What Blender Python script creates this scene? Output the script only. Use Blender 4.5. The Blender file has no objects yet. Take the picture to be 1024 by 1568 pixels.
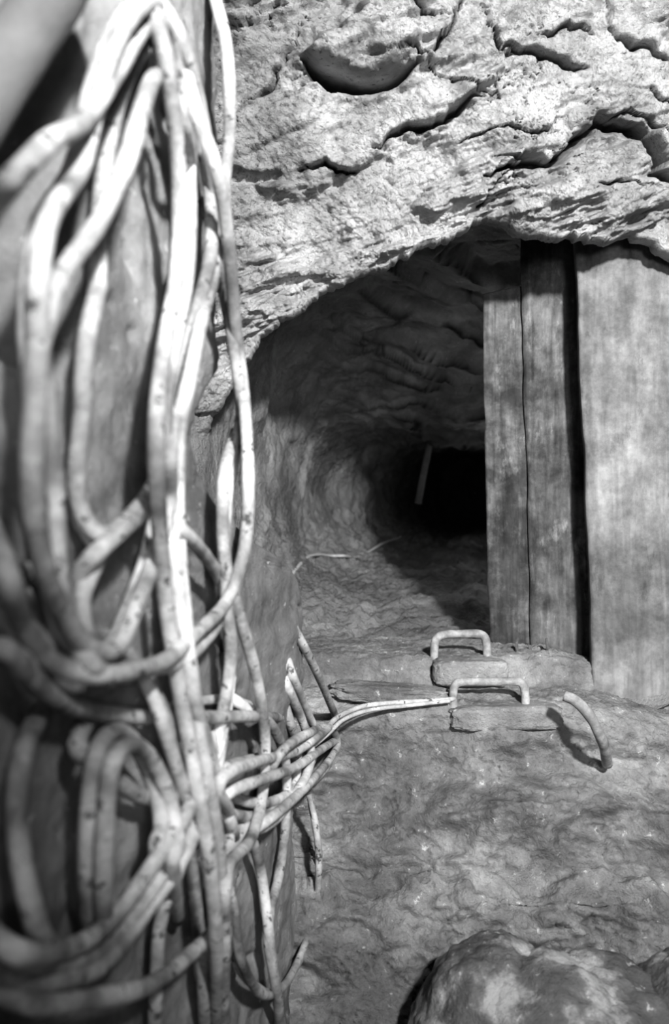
import bpy, math, random
import numpy as np
from mathutils import Vector, noise, Euler
random.seed(4)
F=1225.0; CU,CV=514.5,787.5
def at(u,v,y):
    return ((u-CU)/F*y, y, (CV-v)/F*y)

# ------------------------------------------------------------------ materials
def N(nt,t,**k):
    n=nt.nodes.new(t)
    for a,b in k.items():
        setattr(n,a,b)
    return n
def gray(name,stops,scale=6,detail=12,stretch=(1,1,1),bump=((60,.4,.004),(220,.3,.0015)),rough=.9,spec=None,dist=0.0,spec_lvl=.25,crack_shade=False,stain=None,crumb=None,grain=None):
    m=bpy.data.materials.new(name); m.use_nodes=True
    nt=m.node_tree; L=nt.links; b=nt.nodes['Principled BSDF']
    b.inputs['Roughness'].default_value=rough
    b.inputs['Specular IOR Level'].default_value=spec_lvl
    tc=N(nt,'ShaderNodeTexCoord'); mp=N(nt,'ShaderNodeMapping')
    mp.inputs['Scale'].default_value=stretch
    L.new(tc.outputs['Object'],mp.inputs['Vector'])
    n=N(nt,'ShaderNodeTexNoise'); n.inputs['Scale'].default_value=scale; n.inputs['Detail'].default_value=detail
    n.inputs['Roughness'].default_value=.65; n.inputs['Distortion'].default_value=dist
    L.new(mp.outputs[0],n.inputs['Vector'])
    r=N(nt,'ShaderNodeValToRGB')
    while len(r.color_ramp.elements)<len(stops): r.color_ramp.elements.new(.5)
    for e,(p,c) in zip(r.color_ramp.elements,stops):
        e.position=p; e.color=(c,c,c,1)
    L.new(n.outputs[0],r.inputs[0])
    col=r.outputs[0]
    def mul(c0,fac):
        mx=N(nt,'ShaderNodeMixRGB',blend_type='MULTIPLY'); mx.inputs[0].default_value=1
        L.new(c0,mx.inputs[1]); L.new(fac,mx.inputs[2]); return mx.outputs[0]
    if spec:
        sc,lo,hi,c=spec
        n2=N(nt,'ShaderNodeTexNoise'); n2.inputs['Scale'].default_value=sc; n2.inputs['Detail'].default_value=6
        n2.inputs['Roughness'].default_value=.7
        L.new(mp.outputs[0],n2.inputs['Vector'])
        mr=N(nt,'ShaderNodeMapRange'); mr.inputs[1].default_value=lo; mr.inputs[2].default_value=hi
        L.new(n2.outputs[0],mr.inputs[0])
        mx=N(nt,'ShaderNodeMixRGB'); mx.inputs[2].default_value=(c,c,c,1)
        L.new(mr.outputs[0],mx.inputs[0]); L.new(col,mx.inputs[1]); col=mx.outputs[0]
    if stain:
        for (sc,lo,hi,a,bb) in stain:
            n3=N(nt,'ShaderNodeTexNoise'); n3.inputs['Scale'].default_value=sc; n3.inputs['Detail'].default_value=9; n3.inputs['Roughness'].default_value=.7
            L.new(tc.outputs['Object'],n3.inputs['Vector'])
            mr=N(nt,'ShaderNodeMapRange'); mr.inputs[1].default_value=lo; mr.inputs[2].default_value=hi; mr.inputs[3].default_value=a; mr.inputs[4].default_value=bb
            L.new(n3.outputs[0],mr.inputs[0]); col=mul(col,mr.outputs[0])
    if grain:
        mg=N(nt,'ShaderNodeMapping'); mg.inputs['Scale'].default_value=(45,45,3.5)
        L.new(tc.outputs['Object'],mg.inputs['Vector'])
        ng=N(nt,'ShaderNodeTexNoise'); ng.inputs['Scale'].default_value=1; ng.inputs['Detail'].default_value=6; ng.inputs['Distortion'].default_value=.8
        L.new(mg.outputs[0],ng.inputs['Vector'])
        mr=N(nt,'ShaderNodeMapRange'); mr.inputs[1].default_value=.38; mr.inputs[2].default_value=.6; mr.inputs[3].default_value=grain; mr.inputs[4].default_value=1.08
        L.new(ng.outputs[0],mr.inputs[0]); col=mul(col,mr.outputs[0])
    if crack_shade:
        ga=N(nt,'ShaderNodeAttribute',attribute_name='crack_shade')  # painted shade: base colour darkened along cracks and seams
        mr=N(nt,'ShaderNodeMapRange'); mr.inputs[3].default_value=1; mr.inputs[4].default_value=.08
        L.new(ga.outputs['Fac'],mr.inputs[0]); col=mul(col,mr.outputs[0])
    L.new(col,b.inputs['Base Color'])
    prev=None
    if crumb:
        for sc,st,d in crumb:
            vo=N(nt,'ShaderNodeTexVoronoi'); vo.inputs['Scale'].default_value=sc
            nz=N(nt,'ShaderNodeTexNoise'); nz.inputs['Scale'].default_value=sc*.8; nz.inputs['Detail'].default_value=3
            mxv=N(nt,'ShaderNodeMixRGB',blend_type='LINEAR_LIGHT'); mxv.inputs[0].default_value=.06
            L.new(nz.outputs['Color'],mxv.inputs[2]); L.new(tc.outputs['Object'],mxv.inputs[1]); L.new(mxv.outputs[0],vo.inputs['Vector'])
            bp=N(nt,'ShaderNodeBump'); bp.invert=True; bp.inputs['Strength'].default_value=st; bp.inputs['Distance'].default_value=d
            L.new(vo.outputs['Distance'],bp.inputs['Height'])
            if prev: L.new(prev.outputs[0],bp.inputs['Normal'])
            prev=bp
    for sc,st,d in bump:
        nb=N(nt,'ShaderNodeTexNoise'); nb.inputs['Scale'].default_value=sc; nb.inputs['Detail'].default_value=8
        nb.inputs['Roughness'].default_value=.65
        L.new(mp.outputs[0],nb.inputs['Vector'])
        bp=N(nt,'ShaderNodeBump'); bp.inputs['Strength'].default_value=st; bp.inputs['Distance'].default_value=d
        L.new(nb.outputs[0],bp.inputs['Height'])
        if prev: L.new(prev.outputs[0],bp.inputs['Normal'])
        prev=bp
    if prev: L.new(prev.outputs[0],b.inputs['Normal'])
    return m
M_rock=gray('pale_rock',[(.3,.34),(.48,.58),(.6,.8)],scale=6,crumb=((42,.6,.010),),bump=((22,1,.026),(80,1,.012),(260,.8,.004)),spec=(55,.59,.68,.2),crack_shade=True,stain=((2.2,.38,.6,.68,1.05),))
M_tun=gray('tunnel_rock',[(.3,.2),(.5,.32),(.7,.46)],scale=5,bump=((25,1,.02),(90,.9,.008)),spec=(60,.62,.7,.6),crack_shade=True,stain=((1.6,.4,.6,.6,1.1),))
M_conc=gray('rough_concrete',[(.3,.22),(.5,.33),(.7,.46)],scale=5,crumb=((30,.3,.008),),bump=((20,.6,.016),(90,1,.009),(300,.7,.003)),spec=(40,.63,.69,.75),stain=((2.5,.4,.62,.7,1.15),(12,.42,.58,.8,1.05)))
M_wall=gray('dusty_concrete',[(.3,.17),(.5,.24),(.7,.34)],scale=4,bump=((22,.5,.01),(100,.6,.004)),spec=(60,.63,.7,.6),stain=((2,.4,.6,.6,1.1),))
M_wood=gray('weathered_wood',[(.3,.08),(.5,.15),(.7,.26)],scale=5,stretch=(1.8,1.8,.7),bump=((18,.6,.006),(80,.5,.002)),dist=.8,spec=(10,.57,.68,.34),stain=((4,.42,.56,.4,1.1),(22,.4,.6,.75,1.1)),grain=.72)
M_wood2=gray('pale_wood',[(.3,.15),(.5,.21),(.7,.3)],scale=4,stretch=(1.8,1.8,.7),bump=((18,.5,.005),(80,.5,.002)),dist=.8,spec=(10,.58,.7,.12),stain=((3.5,.4,.58,.6,1.1),(20,.4,.6,.75,1.1)),grain=.85)
M_cable=gray('dirty_pvc_sheath',[(.34,.16),(.43,.38),(.58,.68)],scale=9,bump=((150,.5,.002),),rough=.7,spec=(50,.58,.64,.11),spec_lvl=.2,stain=((3,.42,.56,.45,1.05),(25,.38,.55,.75,1.05)))
M_wire=gray('pale_wire',[(.3,.6),(.7,.8)],scale=9)
M_metal=gray('rusty_steel',[(.3,.13),(.5,.27),(.7,.5)],scale=30,bump=((120,.6,.002),),rough=.6)
M_prop=gray('dusty_timber',[(.3,.35),(.7,.6)],scale=12)
M_pipe=gray('painted_conduit',[(.3,.14),(.7,.3)],scale=6)
M_bould=gray('mottled_boulder',[(.42,.12),(.5,.17),(.6,.42)],scale=10,bump=((30,.6,.010),(120,.6,.004)),spec=(40,.62,.68,.55))

# ------------------------------------------------------------------ mesh helpers
def mesh(name,verts,faces,mat,smooth=True):
    me=bpy.data.meshes.new(name); me.from_pydata(verts,[],faces); me.materials.append(mat)
    me.polygons.foreach_set('use_smooth',[smooth]*len(me.polygons)); me.update()
    o=bpy.data.objects.new(name,me); bpy.context.collection.objects.link(o); return o
def grid(name,V,mat,wrap=False,flip=False,crack_shade=None):
    n,m,_=V.shape
    idx=np.arange(n*m).reshape(n,m)
    if wrap: idx=np.concatenate([idx,idx[:,:1]],1)
    a=idx[:-1,:-1].ravel();b=idx[1:,:-1].ravel();c=idx[1:,1:].ravel();d=idx[:-1,1:].ravel()
    f=np.stack([a,b,c,d],1)
    if flip: f=f[:,::-1]
    o=mesh(name,V.reshape(-1,3).tolist(),f.tolist(),mat)
    if crack_shade is not None:
        at_=o.data.attributes.new('crack_shade','FLOAT','POINT'); at_.data.foreach_set('value',np.clip(crack_shade,0,1).ravel().astype(np.float32))
    return o
def fr(x,y,z,o=4,H=.9):
    return noise.fractal(Vector((x,y,z)),H,2.1,o)
def fmap(P,sx,sy,sz,o=4,H=.9,off=0):
    sh=P.shape[:-1]; Q=P.reshape(-1,3)
    return np.array([fr(p[0]*sx+off,p[1]*sy+off,p[2]*sz,o,H) for p in Q]).reshape(sh)
def dpoly(X,Z,pts):
    D=np.full(X.shape,9.0)
    for (x0,z0),(x1,z1) in zip(pts[:-1],pts[1:]):
        dx,dz=x1-x0,z1-z0
        t=np.clip(((X-x0)*dx+(Z-z0)*dz)/(dx*dx+dz*dz+1e-9),0,1)
        D=np.minimum(D,np.hypot(X-x0-t*dx,Z-z0-t*dz))
    return D
def cr(pts,n=10):
    P=[Vector(p) for p in pts]; P=[P[0]*2-P[1]]+P+[P[-1]*2-P[-2]]
    out=[]
    for i in range(1,len(P)-2):
        a,b,c,d=P[i-1],P[i],P[i+1],P[i+2]
        for k in range(n):
            t=k/n
            out.append(.5*((2*b)+(c-a)*t+(2*a-5*b+4*c-d)*t*t+(3*b-3*c+d-a)*t**3))
    out.append(P[-2]); return out
def tube(path,r,V,Fc,seg=10,wob=.06,flat=1.0):
    base=len(V); n=len(path); up=None
    for i,p in enumerate(path):
        t=(path[min(i+1,n-1)]-path[max(i-1,0)]).normalized()
        if up is None:
            up=t.orthogonal().normalized()
        up=(up-t*up.dot(t)).normalized(); s=t.cross(up)
        rr=r*(1+wob*noise.noise(p*40))
        for k in range(seg):
            a=2*math.pi*k/seg
            V.append(tuple(p+up*math.cos(a)*rr+s*math.sin(a)*rr*flat))
    for i in range(n-1):
        for k in range(seg):
            a=base+i*seg+k;b=base+i*seg+(k+1)%seg
            Fc.append((a,b,b+seg,a+seg))
    Fc.append(tuple(base+k for k in range(seg))[::-1]); Fc.append(tuple(base+(n-1)*seg+k for k in range(seg)))

# ------------------------------------------------------------------ front rock wall with the arch mouth
LEAN=.30; YW=2.21
def wxz(u,v):
    m=(CV-v)/F; y=YW/(1+LEAN*m); return ((u-CU)/F*y, m*y)
arch=[(1230,1300),(1190,900),(1160,600),(1110,450),(1060,395),(1029,378),(1008,358),(980,352),(950,358),(905,363),(875,352),(850,359),(810,352),(778,347),(762,332),(745,326),(728,333),(715,350),(700,357),(640,372),(608,392),(585,408),(560,410),(545,420),(515,430),(490,448),(470,462),(430,487),(400,515),(375,550),(345,600),(322,640),(308,690),(300,900),(300,1400)]
A=[wxz(u,v+4) for u,v in arch]
C=wxz(735,690)
NT,NR=1100,300
th=np.linspace(math.radians(-48),math.radians(232),NT)
R=np.zeros(NT)
for i,t in enumerate(th):
    dx,dz=math.cos(t),math.sin(t); best=0
    for (x0,z0),(x1,z1) in zip(A[:-1],A[1:]):
        ex,ez=x1-x0,z1-z0; det=-dx*ez+dz*ex
        if abs(det)<1e-9: continue
        px,pz=x0-C[0],z0-C[1]
        s=(-px*ez+pz*ex)/det; q=(dx*pz-dz*px)/det
        if s>0 and -1e-6<=q<=1+1e-6: best=max(best,s)
    R[i]=best if best>0 else (R[i-1] if i else 1.0)
R=np.array([R[i]+.014*noise.fractal(Vector((th[i]*11,0,3)),.8,2.1,4) for i in range(NT)])
ro=np.zeros(NT)
for i,t in enumerate(th):
    dx,dz=math.cos(t),math.sin(t)
    c=[]
    if dx>1e-6:c.append((1.9-C[0])/dx)
    if dx<-1e-6:c.append((-1.2-C[0])/dx)
    if dz>1e-6:c.append((1.7-C[1])/dz)
    if dz<-1e-6:c.append((-1.5-C[1])/dz)
    ro[i]=min(c)
ro=np.maximum(ro,R+.1)
tt=np.linspace(0,1,NR)**1.3
rad=R[None,:]+(ro-R)[None,:]*tt[:,None]
X=C[0]+rad*np.cos(th)[None,:]; Z=C[1]+rad*np.sin(th)[None,:]
Y=YW-LEAN*Z
P=np.stack([X,Y,Z],-1)
ca,sa=math.cos(.3),math.sin(.3)
Q=np.stack([X*ca+Z*sa,np.zeros_like(X),-X*sa+Z*ca],-1)
d=.06*fmap(P,2.3,2.3,2.3,3)+.028*fmap(P,8,8,8,6,.65,off=5)+.008*fmap(P,30,30,30,4,.5)
st=fmap(Q,1.8,1,6,5,.7,off=2)
d+=.032*np.tanh(st*8)+.012*np.tanh(6*fmap(Q,3.5,1,13,4,.7,off=40))
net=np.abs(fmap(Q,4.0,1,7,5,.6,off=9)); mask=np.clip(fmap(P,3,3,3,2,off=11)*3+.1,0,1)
gr=np.exp(-(net/.010)**2)*mask*.6  # mask for shade painted into the crack colour
d-=.025*np.exp(-(net/.014)**2)*mask
wm=.3+.95*np.clip(fmap(P,9,9,9,3,.7,off=31)+.45,0,1)
def wob(pts,sd=0):
    pp=cr([(a,0,b) for a,b in pts],10)
    return [(p.x+.018*noise.fractal(p*14+Vector((sd,0,0)),.6,2.1,4),p.z+.018*noise.fractal(p*14+Vector((5,sd,0)),.6,2.1,4)) for p in pp]
cracks=[([(464,92),(495,117),(560,132),(608,122),(642,96)],8.5,.19,.0),
 ([(575,228),(620,202),(680,178),(740,150)],3.5,.08,.04),
 ([(735,268),(790,255),(845,247),(890,220),(928,190),(985,195),(1003,235),(1040,300)],6.5,.14,.04),
 ([(765,240),(800,255),(850,250)],5,.08,.02),
 ([(375,168),(418,130),(440,80)],3,.05,.025),([(458,262),(500,256),(545,266)],3.8,.09,.04),
 ([(780,262),(755,285),(735,318)],3,.04,0),([(640,98),(680,52),(722,0)],3,.07,.04),
 ([(750,0),(762,58),(850,92),(905,102)],3,.06,.035),([(940,0),(950,60),(1040,85)],3.5,.07,.03),
 ([(925,185),(975,170),(1040,210)],3,.05,.025),([(900,295),(950,280),(1000,292)],2.2,.03,.02),
 ([(820,60),(880,42),(930,48)],2.4,.04,.025),([(600,90),(640,80),(700,130),(780,160)],1.6,.02,.02),
 ([(1000,140),(1040,160)],3,.04,.02),
 ([(700,220),(760,200),(820,205),(870,180)],1.8,.03,.025),([(600,0),(660,25),(700,10)],2,.02,.02)]
for ci,(pts,w,dep,stp) in enumerate(cracks):
    pl=wob([wxz(*p) for p in pts],ci) if ci else [(p.x,p.z) for p in cr([(a,0,b) for a,b in [wxz(*p) for p in pts]],8)]
    D=dpoly(X,Z,pl); ws=w/F*2*(wm if ci else 1)
    sp=sorted(pl); zl=np.interp(X,[p[0] for p in sp],[p[1] for p in sp])
    ends=np.clip(np.minimum(X-sp[0][0],sp[-1][0]-X)/.05,0,1)
    ends=ends if abs(sp[-1][0]-sp[0][0])>.1 else ends*0+.7
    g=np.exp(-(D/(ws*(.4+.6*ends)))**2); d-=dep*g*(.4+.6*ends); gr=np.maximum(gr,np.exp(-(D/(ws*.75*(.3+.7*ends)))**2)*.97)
    d+=stp*np.exp(-D/.06)*(Z>zl)*ends*(1-g)
def blob(u,v,su,sv,a,p=1):
    global d
    x,z=wxz(u,v); s=1.8/F
    d+=a*np.exp(-((((X-x)/(su*s))**2+((Z-z)/(sv*s))**2))**p)
blob(563,58,95,55,.085,1.6); blob(800,205,60,30,.03); blob(850,300,130,35,.04); blob(600,300,110,60,.03); blob(960,120,60,40,.03)
fade=np.clip((rad-R)/.03,0,1)
d=d*(.45+.55*fade)
nl=1/math.hypot(1,LEAN)
Y2=Y-d*nl; Z2=Z-d*nl*LEAN
body=np.stack([X,Y2,Z2],-1)
lip=[]
for k in range(14,0,-1):
    f=k/14
    rr=R+.07*f**2-.012*math.sin(f*math.pi)
    x=C[0]+rr*np.cos(th); z=C[1]+rr*np.sin(th)
    y=Y2[0]+.14*f+.008*np.array([noise.noise(Vector((a*20,f*3,0))) for a in th])*(1-f)
    lip.append(np.stack([x,y,z+(Z2[0]-Z[0])],-1))
grid('wall_front',np.concatenate([np.array(lip),body],0),M_rock,crack_shade=np.concatenate([np.zeros((14,NT)),gr],0))

# ------------------------------------------------------------------ tunnel
sec=[(2.04,280,1180,250,1120),(2.15,318,1130,290,1062),(2.6,362,1010,400,990),(3.2,418,905,500,930),(3.7,458,870,585,900),(4.1,472,850,640,885),(4.6,500,830,662,868),(5,545,830,670,858),(6.3,600,830,682,828),(7.6,640,800,690,818),(9,680,800,700,812)]
ys=np.concatenate([np.linspace(2.04,4.8,420),np.linspace(4.82,9,200)])
sy=[s[0] for s in sec]
def sm(i):
    a=np.interp(ys,sy,[((s[i]-CU) if i<3 else (CV-s[i]))/F*s[0] for s in sec])
    k=np.ones(13)/13; ap=np.pad(a,6,mode='edge'); return np.convolve(ap,k,'valid')
Lx,Rx,Tz,Bz=sm(1),sm(2),sm(3),sm(4)
NA=460; an=np.linspace(0,2*math.pi,NA,endpoint=False)
ex=np.where(np.sin(an)<0,.6,.7)
cx=np.sign(np.cos(an))*np.abs(np.cos(an))**ex; sz=np.sign(np.sin(an))*np.abs(np.sin(an))**ex
X=(Lx+Rx)[:,None]/2+(Rx-Lx)[:,None]/2*cx; Z=(Tz+Bz)[:,None]/2+(Tz-Bz)[:,None]/2*sz
Yy=np.repeat(ys[:,None],NA,1); P=np.stack([X,Yy,Z],-1)
top=np.clip(np.sin(an)*2-.1,0,1)[None,:]*np.clip((np.cos(an)+.75)*1.5,0,1)[None,:]
deep=np.clip((Yy-4.2)/1,0,1)
d=.045*fmap(P,1.8,1.8,1.8,4)+.018*fmap(P,9,9,9,5,.7)+deep*.05*fmap(P,3,3,3,5,.7,off=50)
zq=Z+X*.08+.022*fmap(P,2.0,1.2,2.0,4,.8,off=4)
h=.05; ph=zq/h+.25*np.sin(zq*37); k0=np.floor(ph); f=ph-k0
stepf=np.clip((f-.5)/.2+.5,0,1); stepf=stepf*stepf*(3-2*stepf)
dz=((k0+stepf)-ph)*h
tg_=top*np.exp(-((f-.42)/.06)**2)*np.clip(fmap(P,4,2,4,2,off=6)*3+.8,0,1)  # shade painted along the roof ledges and seams
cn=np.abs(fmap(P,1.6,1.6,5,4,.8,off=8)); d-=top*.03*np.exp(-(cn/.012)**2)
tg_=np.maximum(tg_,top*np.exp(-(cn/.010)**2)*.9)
flo=np.clip(-np.sin(an)*2,0,1)[None,:]; d+=flo*.03*fmap(P,10,10,10,5,.6)
d+=.02*np.exp(-((Yy-3.85+.3*(Z-.2)**2)/.03)**2)*(1-flo)*(1-top); d-=.03*np.clip((Yy-3.9)/.1,0,1)*np.clip((4.8-Yy)/.4,0,1)*(1-flo)*(1-top)
env=np.clip((Yy-2.04)/.3,0.2,1)
nx=-cx[None,:]; nz=-sz[None,:]; ln=np.hypot(nx,nz)
V=np.stack([X+d*env*nx/ln,Yy,Z+d*env*nz/ln+dz*top*env*1.3],-1)
cen=V[-1].mean(0); caps=[cen+(V[-1]-cen)*k+np.array([0,.3*(1-k),0]) for k in (.8,.5,.2,.01)]
V=np.concatenate([V,np.array(caps)],0)
tn=grid('rock_tunnel',V,M_tun,wrap=True,crack_shade=np.concatenate([tg_*np.ones_like(X),np.zeros((4,NA))],0))

# ------------------------------------------------------------------ left wall
AW=-.41; SW=.2
tab=[(0,336),(300,336),(560,336),(610,318),(700,306),(760,338),(800,368),(835,392),(862,428),(900,443),(960,446),(1080,441),(1200,452),(1400,455),(1575,450)]
tz=[];ty=[]
for v,u in tab:
    y=-AW/(SW-(u-CU)/F); ty.append(y-.03); tz.append((CV-v)/F*y)
tz=np.array(tz[::-1]);ty=np.array(ty[::-1])
NZ=520; zz=np.linspace(-1.7,1.6,NZ)
ed=np.interp(zz,tz,ty); ed=np.convolve(np.pad(ed,4,mode='edge'),np.ones(9)/9,'valid')
ed=ed+np.array([.02*fr(0,0,z*7,4) for z in zz])
nln=math.hypot(1,SW); n2=(1/nln,-SW/nln); t2=(SW/nln,1/nln)
rows=[];nm=[]
s=np.linspace(0,1,260)
for j,z in enumerate(zz):
    yy=-.5+(ed[j]+.5)*s; r=[(AW+SW*y,y,z) for y in yy]; q=[n2]*len(yy)
    e=r[-1]
    for k in range(1,15):
        ph=math.pi/2*k/14; rr=.055
        r.append((e[0]+rr*(math.sin(ph)*t2[0]-(1-math.cos(ph))*n2[0]),e[1]+rr*(math.sin(ph)*t2[1]-(1-math.cos(ph))*n2[1]),z))
        q.append((math.cos(ph)*n2[0]+math.sin(ph)*t2[0],math.cos(ph)*n2[1]+math.sin(ph)*t2[1]))
    l=r[-1]
    for k in (.03,.08,.2,.5): r.append((l[0]-k*n2[0],l[1]-k*n2[1],z)); q.append(t2)
    rows.append(r); nm.append(q)
P=np.array(rows); Nn=np.array(nm)
d=.018*fmap(P,4,4,4,4)+.004*fmap(P,20,20,20,4,.7)
pit=fmap(P,26,26,26,2,.9,off=3); d-=.012*np.clip(pit-.42,0,1)*4*.5
rec=np.clip((P[...,2]-.12)/.1,0,1)*np.clip((.78-P[...,1])/.06,0,1)
d-=.22*rec
bz=np.exp(-((P[...,2]+.22)/.17)**4)*np.clip((P[...,1]-1.32)/.2,0,1)
d+=.03*bz
P[...,0]+=d*Nn[...,0]; P[...,1]+=d*Nn[...,1]
grid('wall_left',P,M_wall,flip=True)

# ------------------------------------------------------------------ concrete step
prof=[(2.75,-.47),(2.6,-.41),(2.4,-.388),(2.16,-.385),(2.135,-.395),(2.125,-.44),(2.11,-.458),(1.98,-.466),(1.945,-.485),(1.925,-.54),(1.87,-.68),(1.80,-.80),(1.74,-.84),(1.70,-.93),(1.62,-1.08),(1.5,-1.3),(1.42,-1.7)]
pp=[]
for (a,b),(c,e) in zip(prof[:-1],prof[1:]):
    n=max(2,int(math.hypot(a-c,b-e)/.004))
    for k in range(n): pp.append((a+(c-a)*k/n,b+(e-b)*k/n))
pp.append(prof[-1]); pp=np.array(pp)
for _ in range(3): pp[1:-1]=(pp[:-2]+2*pp[1:-1]+pp[2:])/4
tg=np.gradient(pp,axis=0); tg/=np.linalg.norm(tg,axis=1)[:,None]
nn=np.stack([tg[:,1],-tg[:,0]],1)
if nn[len(nn)//2][1]<0: nn=-nn
xs=np.linspace(-.75,1.3,500)
P=np.zeros((len(pp),len(xs),3)); P[...,0]=xs[None,:]; P[...,1]=pp[:,0][:,None]; P[...,2]=pp[:,1][:,None]
P[...,1]+=(-.02*np.sin(xs*5)-.05*np.clip(xs-.35,0,1))[None,:]
slope=np.clip((-.47-P[...,2])/.1,0,1)
d=(.055*fmap(P,3,3,4.5,4))*(.15+slope*.85)+.016*fmap(P,9,9,13,6,.6)*(.4+.6*slope)+.005*fmap(P,35,35,35,4,.5)
d+=slope*.036*np.tanh(4*fmap(P,2.5,2,6,4,.8,off=7))
cnn=np.abs(fmap(P,5,5,8,4,.7,off=17)); d-=slope*.015*np.exp(-(cnn/.018)**2)
lx,lz=P[...,0],P[...,2]
d+=.05*slope*np.exp(-((lz+.70)/.05)**2)*np.clip((lx-.28)/.08,0,1)
P[...,2]-=(np.clip(xs-.6,0,.25)*.2)[None,:]
P[...,1]+=d*nn[:,0][:,None]; P[...,2]+=d*nn[:,1][:,None]
step=grid('concrete_step',P,M_conc)

def lump(name,c,s,mat,rot=0,amp=.15,fq=3,sub=5,box=.8):
    import bmesh
    bm=bmesh.new(); bmesh.ops.create_icosphere(bm,subdivisions=sub,radius=1)
    for v in bm.verts:
        p=v.co.copy(); p=Vector([math.copysign(abs(a)**box,a) for a in p])
        k=1+amp*noise.fractal(p*fq+Vector(c)*3,.8,2.1,5)
        p*=k; v.co=Vector((p.x*s[0],p.y*s[1],p.z*s[2]))
        v.co.rotate(Euler((0,rot,0)))
        v.co+=Vector(c)
    me=bpy.data.meshes.new(name); bm.to_mesh(me); bm.free(); me.materials.append(mat)
    me.polygons.foreach_set('use_smooth',[True]*len(me.polygons))
    o=bpy.data.objects.new(name,me); bpy.context.collection.objects.link(o); return o
def join(*obs):
    bpy.ops.object.select_all(action='DESELECT')
    for o in obs: o.select_set(True)
    bpy.context.view_layer.objects.active=obs[0]; bpy.ops.object.join()
lump('broken_stone_slab',at(600,1066,1.99),(.15,.05,.022),M_conc,rot=.07,box=.55,amp=.12)
k1=lump('blk',at(720,1030,2.13),(.098,.07,.034),M_conc,box=.3,amp=.06)
k2=lump('blk',at(775,1099,1.96),(.135,.05,.028),M_conc,rot=-.02,box=.3,amp=.06)
join(step,k1,k2)
b1=lump('boulder',at(765,1655,1.46),(.17,.2,.235),M_bould,amp=.1,fq=1.5,sub=6,box=1)
b2=lump('boulder_part',at(930,1690,1.42),(.19,.2,.235),M_bould,amp=.11,fq=1.6,sub=6,box=1)
b3=lump('boulder_part',at(1075,1670,1.42),(.15,.2,.22),M_bould,amp=.1,fq=1.3,sub=6,box=1)
b4=lump('boulder_part',at(850,1665,1.40),(.2,.2,.2),M_bould,amp=.1,fq=1.3,sub=6,box=1)
join(b1,b2,b3,b4)

# ------------------------------------------------------------------ planks
def plank(name,TL,TR,BR,BL,th,mat,seed,jag=.01):
    nu,nv=60,240
    TL,TR,BR,BL=[np.array(p) for p in (TL,TR,BR,BL)]
    a=TR-TL; b=BL-TL; nor=np.cross(b,a); nor/=np.linalg.norm(nor)
    if nor[1]>0: nor=-nor
    front=np.zeros((nv,nu,3)); back=np.zeros((nv,nu,3))
    for j in range(nv):
        t=j/(nv-1)
        for i in range(nu):
            u=i/(nu-1)
            p=TL*(1-u)*(1-t)+TR*u*(1-t)+BR*u*t+BL*(1-u)*t
            edge=min(u,1-u)
            w=.006*fr(seed,p[2]*4,0,3)
            p=p+np.array([w if u<.5 else w*.7,0,0])*(1-min(1,edge*6))
            g=.004*fr(p[0]*25,seed,p[2]*1.6,4)+.003*fr(p[0]*70,seed,p[2]*3,2)
            g-=.004*max(0,1-edge*nu/2.5)
            if t>.93: p=p+np.array([0,0,jag*4*(fr(p[0]*40,seed,1,3))*(t-.93)/.07])
            front[j,i]=p+nor*g; back[j,i]=p-nor*th
    V=np.concatenate([front.reshape(-1,3),back.reshape(-1,3)]); n=nu*nv
    id=lambda j,i:j*nu+i
    Fc=[]
    for j in range(nv-1):
        for i in range(nu-1):
            Fc.append((id(j,i),id(j+1,i),id(j+1,i+1),id(j,i+1)))
            Fc.append((n+id(j,i),n+id(j,i+1),n+id(j+1,i+1),n+id(j+1,i)))
    per=[id(0,i) for i in range(nu)]+[id(j,nu-1) for j in range(1,nv)]+[id(nv-1,i) for i in range(nu-2,-1,-1)]+[id(j,0) for j in range(nv-2,0,-1)]
    for k in range(len(per)):
        p,q=per[k],per[(k+1)%len(per)]; Fc.append((p,q,n+q,n+p))
    return mesh(name,V.tolist(),Fc,mat)
plank('wooden_plank',at(742,452,2.40),at(802,440,2.38),at(820,1020,2.30),at(752,992,2.34),.03,M_wood,1,.02)
plank('wooden_plank',at(799,345,2.375),at(886,345,2.32),at(919,1085,2.22),at(818,1040,2.29),.035,M_wood,7,.02)
plank('wooden_plank',at(884,335,2.18),at(1120,335,2.12),at(1180,1110,2.04),at(916,1092,2.10),.04,M_wood2,13,.01)
V=[];Fc=[]
for k in range(12):
    u=770+k*8+random.uniform(-4,4); p=Vector(at(u,1045+random.uniform(-5,10),2.2)); q=p+Vector((random.uniform(-.03,.0),random.uniform(-.02,.02),random.uniform(.04,.12)))
    tube([p,p.lerp(q,.5),q],.007,V,Fc,5,.2,.4)
mesh('wood_splinters',V,Fc,M_wood,False)

# ------------------------------------------------------------------ rungs
def rung(pts,r,flat=1):
    V=[];Fc=[]; tube(cr(pts,8),r,V,Fc,12,.12,flat); mesh('metal_rung',V,Fc,M_metal)
rung([at(698,1095,1.955),at(697,1070,1.955),at(700,1054,1.955),at(712,1049,1.96),at(750,1049,1.965),at(792,1048,1.965),at(804,1053,1.96),at(808,1068,1.955),at(808,1095,1.955)],.0105)
rung([at(668,1030,2.14),at(668,998,2.14),at(672,982,2.15),at(684,976,2.16),at(708,975,2.17),at(735,975,2.16),at(746,981,2.15),at(749,998,2.14),at(750,1030,2.14)],.0115)
rung([at(868,1070,1.80),at(885,1078,1.79),at(905,1098,1.79),at(920,1125,1.80),at(930,1150,1.84),at(934,1175,1.90)],.0125)

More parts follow.
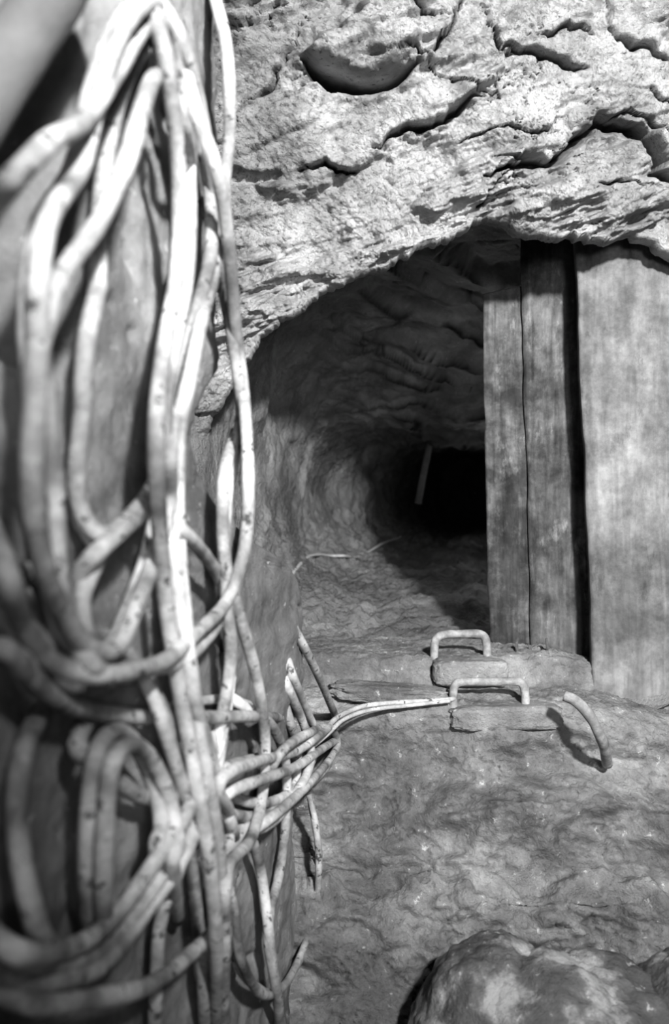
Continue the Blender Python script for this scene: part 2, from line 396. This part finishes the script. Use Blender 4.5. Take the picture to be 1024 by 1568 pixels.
# ------------------------------------------------------------------ cables
CB=[
 (.05,[(240,12),(200,18),(165,70),(138,150),(112,260),(62,350),(45,480),(52,620),(68,760),(72,880),(105,985),(165,1000),(200,930),(228,850),(243,770),(246,690),(262,590)]),
 (.075,[(300,300),(285,200),(262,140),(238,120),(218,170),(195,250),(150,345),(98,420),(62,520),(52,640),(50,760),(70,880),(110,970),(150,1030),(210,1040)]),
 (.035,[(290,330),(278,220),(250,90),(225,70),(190,130),(165,230),(152,340),(150,440),(132,530),(126,640),(118,740),(132,800),(165,822),(212,782),(238,740),(252,680),(268,560),(272,440),(292,330)]),
 (.06,[(200,20),(240,25),(262,70),(282,180),(292,300),(288,420),(266,540),(252,660),(256,800),(270,940),(292,1060),(318,1190),(338,1320),(345,1450),(342,1600)]),
 (.05,[(230,5),(262,30),(300,170),(322,290),(324,390),(305,470),(285,560),(265,640),(262,760),(268,860),(285,1000),(300,1080),(322,1160),(330,1260)]),
 (.07,[(230,15),(268,50),(300,170),(335,270),(352,380),(362,500),(374,600),(381,700),(381,800),(370,870),(345,930),(300,975),(255,1015),(190,1035),(125,1035),(70,1010),(30,950),(10,880),(-20,800)]),
 (.045,[(326,-20),(346,60),(353,140),(352,220),(346,290),(352,400),(358,520),(372,620),(368,660),(352,740),(346,830),(350,930),(355,1010),(340,1110),(322,1170),(290,1240),(268,1310)]),
 (.04,[(312,300),(330,380),(345,460),(362,560),(370,640)]),
 (.055,[(368,650),(345,730),(346,860),(372,960),(396,1050),(408,1140),(404,1220),(386,1290),(352,1330),(345,1400),(352,1470)]),
 (.04,[(-30,900),(20,970),(50,1040),(110,1085),(200,1102),(290,1104),(380,1102),(434,1104)]),
 (.05,[(240,765),(272,808),(312,850),(338,890),(350,930),(352,1000)]),
 (.05,[(30,905),(60,985),(115,1025),(190,1030),(270,1020),(310,990),(350,935),(372,860),(380,780)]),
 (.03,[(440,935),(452,965),(478,1015),(505,1075),(520,1120),(512,1165),(478,1205),(430,1240),(372,1280),(345,1330)]),
 (.03,[(436,1000),(450,1040),(470,1090),(486,1130),(480,1170),(450,1215),(410,1235),(365,1228),(338,1205),(350,1180),(400,1165)]),
 (.035,[(434,1070),(446,1110),(458,1150),(450,1220),(410,1270),(340,1275)]),
 (.035,[(350,1070),(380,1090),(420,1120),(440,1180),(438,1280),(428,1350),(412,1430),(425,1520),(435,1600)]),
 (.02,[(475,1222),(488,1280),(492,1350),(484,1420),(460,1480),(425,1525),(390,1515),(365,1485),(352,1440)]),
 (.035,[(352,1270),(385,1290),(402,1345),(412,1420),(420,1490),(428,1550),(432,1620)]),
 (.06,[(360,1270),(348,1240),(335,1215),(350,1190),(400,1170),(455,1155),(498,1125),(530,1098)]),
 (.05,[(352,1300),(420,1255),(480,1200),(518,1150),(508,1120),(470,1130),(430,1160),(400,1220)]),
 (.05,[(62,1095),(38,1150),(25,1230),(32,1320),(50,1400),(70,1450),(120,1490)]),
 (.05,[(140,1460),(134,1350),(138,1230),(152,1150),(182,1125),(212,1150),(238,1210),(248,1270),(240,1310),(250,1400)]),
 (.03,[(225,1040),(255,1110),(272,1200),(290,1300),(302,1400),(312,1500),(315,1600)]),
 (.06,[(352,1250),(350,1340),(335,1420),(290,1470),(230,1515),(150,1535),(60,1545),(-30,1520)]),
 (.05,[(345,1120),(330,1195),(305,1260),(262,1325),(215,1395),(170,1450),(110,1480),(40,1475),(-20,1430)]),
 (.07,[(-40,345),(20,275),(80,215),(125,190),(175,120),(215,50),(250,20)]),
 (.04,[(140,1100),(120,1150),(170,1190),(220,1225),(280,1215),(315,1180)]),
 (.03,[(125,760),(125,800),(150,850),(125,920),(135,975),(175,985),(215,1030),(250,1100)]),
 (.04,[(243,740),(215,790),(160,840),(125,880),(118,940)]),
 (.035,[(285,1320),(262,1370),(245,1430),(240,1530),(236,1600)]),
 (.03,[(350,1280),(344,1330),(360,1400),(372,1480),(405,1530),(440,1512),(470,1450),(486,1390),(490,1310),(478,1230)]),
 (.055,[(330,1130),(318,1185),(290,1300),(225,1400),(150,1490),(60,1510),(-30,1490)]),
 (.03,[(-20,920),(10,890),(40,880),(90,900),(115,930)]),
 (.02,[(260,1090),(300,1080),(350,1075),(385,1085)]),
 (.05,[(205,1030),(235,1070),(262,1150),(285,1230),(300,1300)]),
 (.045,[(-30,1010),(10,1000),(60,1060),(120,1090)]),
 (.03,[(350,940),(356,1000),(350,1080),(335,1150),(318,1200)]),
]
thin={7:.007,16:.0065,33:.007,29:.008,34:.008,30:.0075}
for ci,dof,du,dv in [(3,.01,-14,6),(4,.01,8,20),(13,.012,-8,22),(24,.01,-16,-14),(0,.015,14,-6),(18,-.01,4,26),(21,.015,22,18)]:
    off,pts=CB[ci]; CB.append((off+dof,[(u+du+3*math.sin(i),v+dv+4*math.cos(i*1.7)) for i,(u,v) in enumerate(pts)]))
V=[];Fc=[]
for ci,(off,pts) in enumerate(CB):
    W=[]
    for i,(u,v) in enumerate(pts):
        o=off+.012*math.sin(i*1.3+ci*2)
        if i in(0,len(pts)-1): o=.012
        k=(u-CU)/F; y=-(AW+o)/(SW-k)
        W.append(at(u,v,y))
    path=cr(W,9)
    tube(path,thin.get(ci,.0088),V,Fc,12)
tube(cr([at(470,1150,1.64),at(498,1125,1.70),at(520,1103,1.78),at(560,1086,1.88),at(620,1080,1.93),at(690,1076,1.94),at(700,1070,1.97)],10),.006,V,Fc,8)
tube(cr([at(470,1158,1.64),at(505,1128,1.71),at(530,1106,1.78),at(570,1092,1.88),at(630,1085,1.92),at(692,1078,1.93)],10),.005,V,Fc,8)
mesh('cable_coil',V,Fc,M_cable)
V=[];Fc=[]
tube(cr([(-.25,.95,.50),(-.215,.94,.505),(-.195,.935,.51),(-.188,.93,.53)],8),.009,V,Fc,10)
mesh('wall_hook',V,Fc,M_metal)
V=[];Fc=[]; tube(cr([at(-120,330,.66),at(-20,150,.66),at(60,20,.66),at(160,-150,.66)],8),.026,V,Fc,20)
mesh('conduit_pipe',V,Fc,M_pipe)

# ------------------------------------------------------------------ things in the tunnel
bpy.context.view_layer.update()
def on_rock(u,v,off=.035):
    dr=Vector(at(u,v,1)).normalized(); ok,loc,nor,_=tn.ray_cast(dr*2.3,dr)
    return (loc-dr*off) if ok else Vector(at(u,v,3.5))
V=[];Fc=[]
wp=[(425,925),(440,905),(450,882),(472,858),(490,853),(510,855),(530,855),(548,857),(568,848),(590,835),(615,826),(640,812),(655,800)]
wpts=[on_rock(u,v) for u,v in wp]
tube(cr(wpts,6),.008,V,Fc,6)
mesh('thin_wire',V,Fc,M_wire)
# leaning prop stands clear of the rock, just in front of the last bend
depths=[on_rock(u,v,0).y for u,v in ((646,790),(652,730),(662,690))]
yp=min(min(depths)-.1,5.4); print('PROP',depths,yp)
V=[];Fc=[]
tube([Vector(at(643,775,yp)),Vector(at(651,730,yp)),Vector(at(662,678,yp))],.026*yp/5.4,V,Fc,8,.1,.8)
mesh('timber_prop',V,Fc,M_prop)

# ------------------------------------------------------------------ light, world, camera
def aim(o,loc,tgt):
    o.location=loc; o.rotation_euler=(Vector(tgt)-Vector(loc)).to_track_quat('-Z','Y').to_euler()
    bpy.context.collection.objects.link(o)
ld=bpy.data.lights.new('work_lamp','SPOT'); ld.energy=790; ld.spot_size=math.radians(72); ld.spot_blend=1; ld.shadow_soft_size=.09
aim(bpy.data.objects.new('work_lamp',ld),(.70,-1.0,1.16),(.55,2,.32))
ld=bpy.data.lights.new('added_fill','SPOT'); ld.energy=120; ld.spot_size=math.radians(60); ld.spot_blend=1; ld.shadow_soft_size=.25  # unseen fill added behind the camera to lift the tunnel
aim(bpy.data.objects.new('added_fill',ld),(.5,-1.3,.3),(.5,3,.25))
def pl(loc,e):
    ld=bpy.data.lights.new('tunnel_fill','POINT'); ld.energy=e; ld.shadow_soft_size=.06  # unseen fill points added behind the planks to brighten the tunnel
    lo=bpy.data.objects.new('tunnel_fill',ld); lo.location=loc; bpy.context.collection.objects.link(lo)
pl((.74,3.1,.15),2.4); pl((.94,4.2,.12),1.1); pl((1.12,5.5,.12),.45)
w=bpy.data.worlds.new('World'); bpy.context.scene.world=w; w.use_nodes=True
w.node_tree.nodes['Background'].inputs[0].default_value=(1,1,1,1); w.node_tree.nodes['Background'].inputs[1].default_value=.03
cd=bpy.data.cameras.new('cam'); cam=bpy.data.objects.new('camera',cd); bpy.context.collection.objects.link(cam)
cam.location=(0,0,0); cam.rotation_euler=(math.pi/2,0,0)
cd.sensor_fit='VERTICAL'; cd.sensor_height=36; cd.sensor_width=24; cd.lens=28; cd.clip_start=.02
cd.dof.use_dof=True; cd.dof.focus_distance=1.95; cd.dof.aperture_fstop=2.9
bpy.context.scene.camera=cam
vs=bpy.context.scene.view_settings
vs.view_transform='Standard'
for l in ('Medium High Contrast',):
    try: vs.look=l; break
    except Exception as e: print(e)
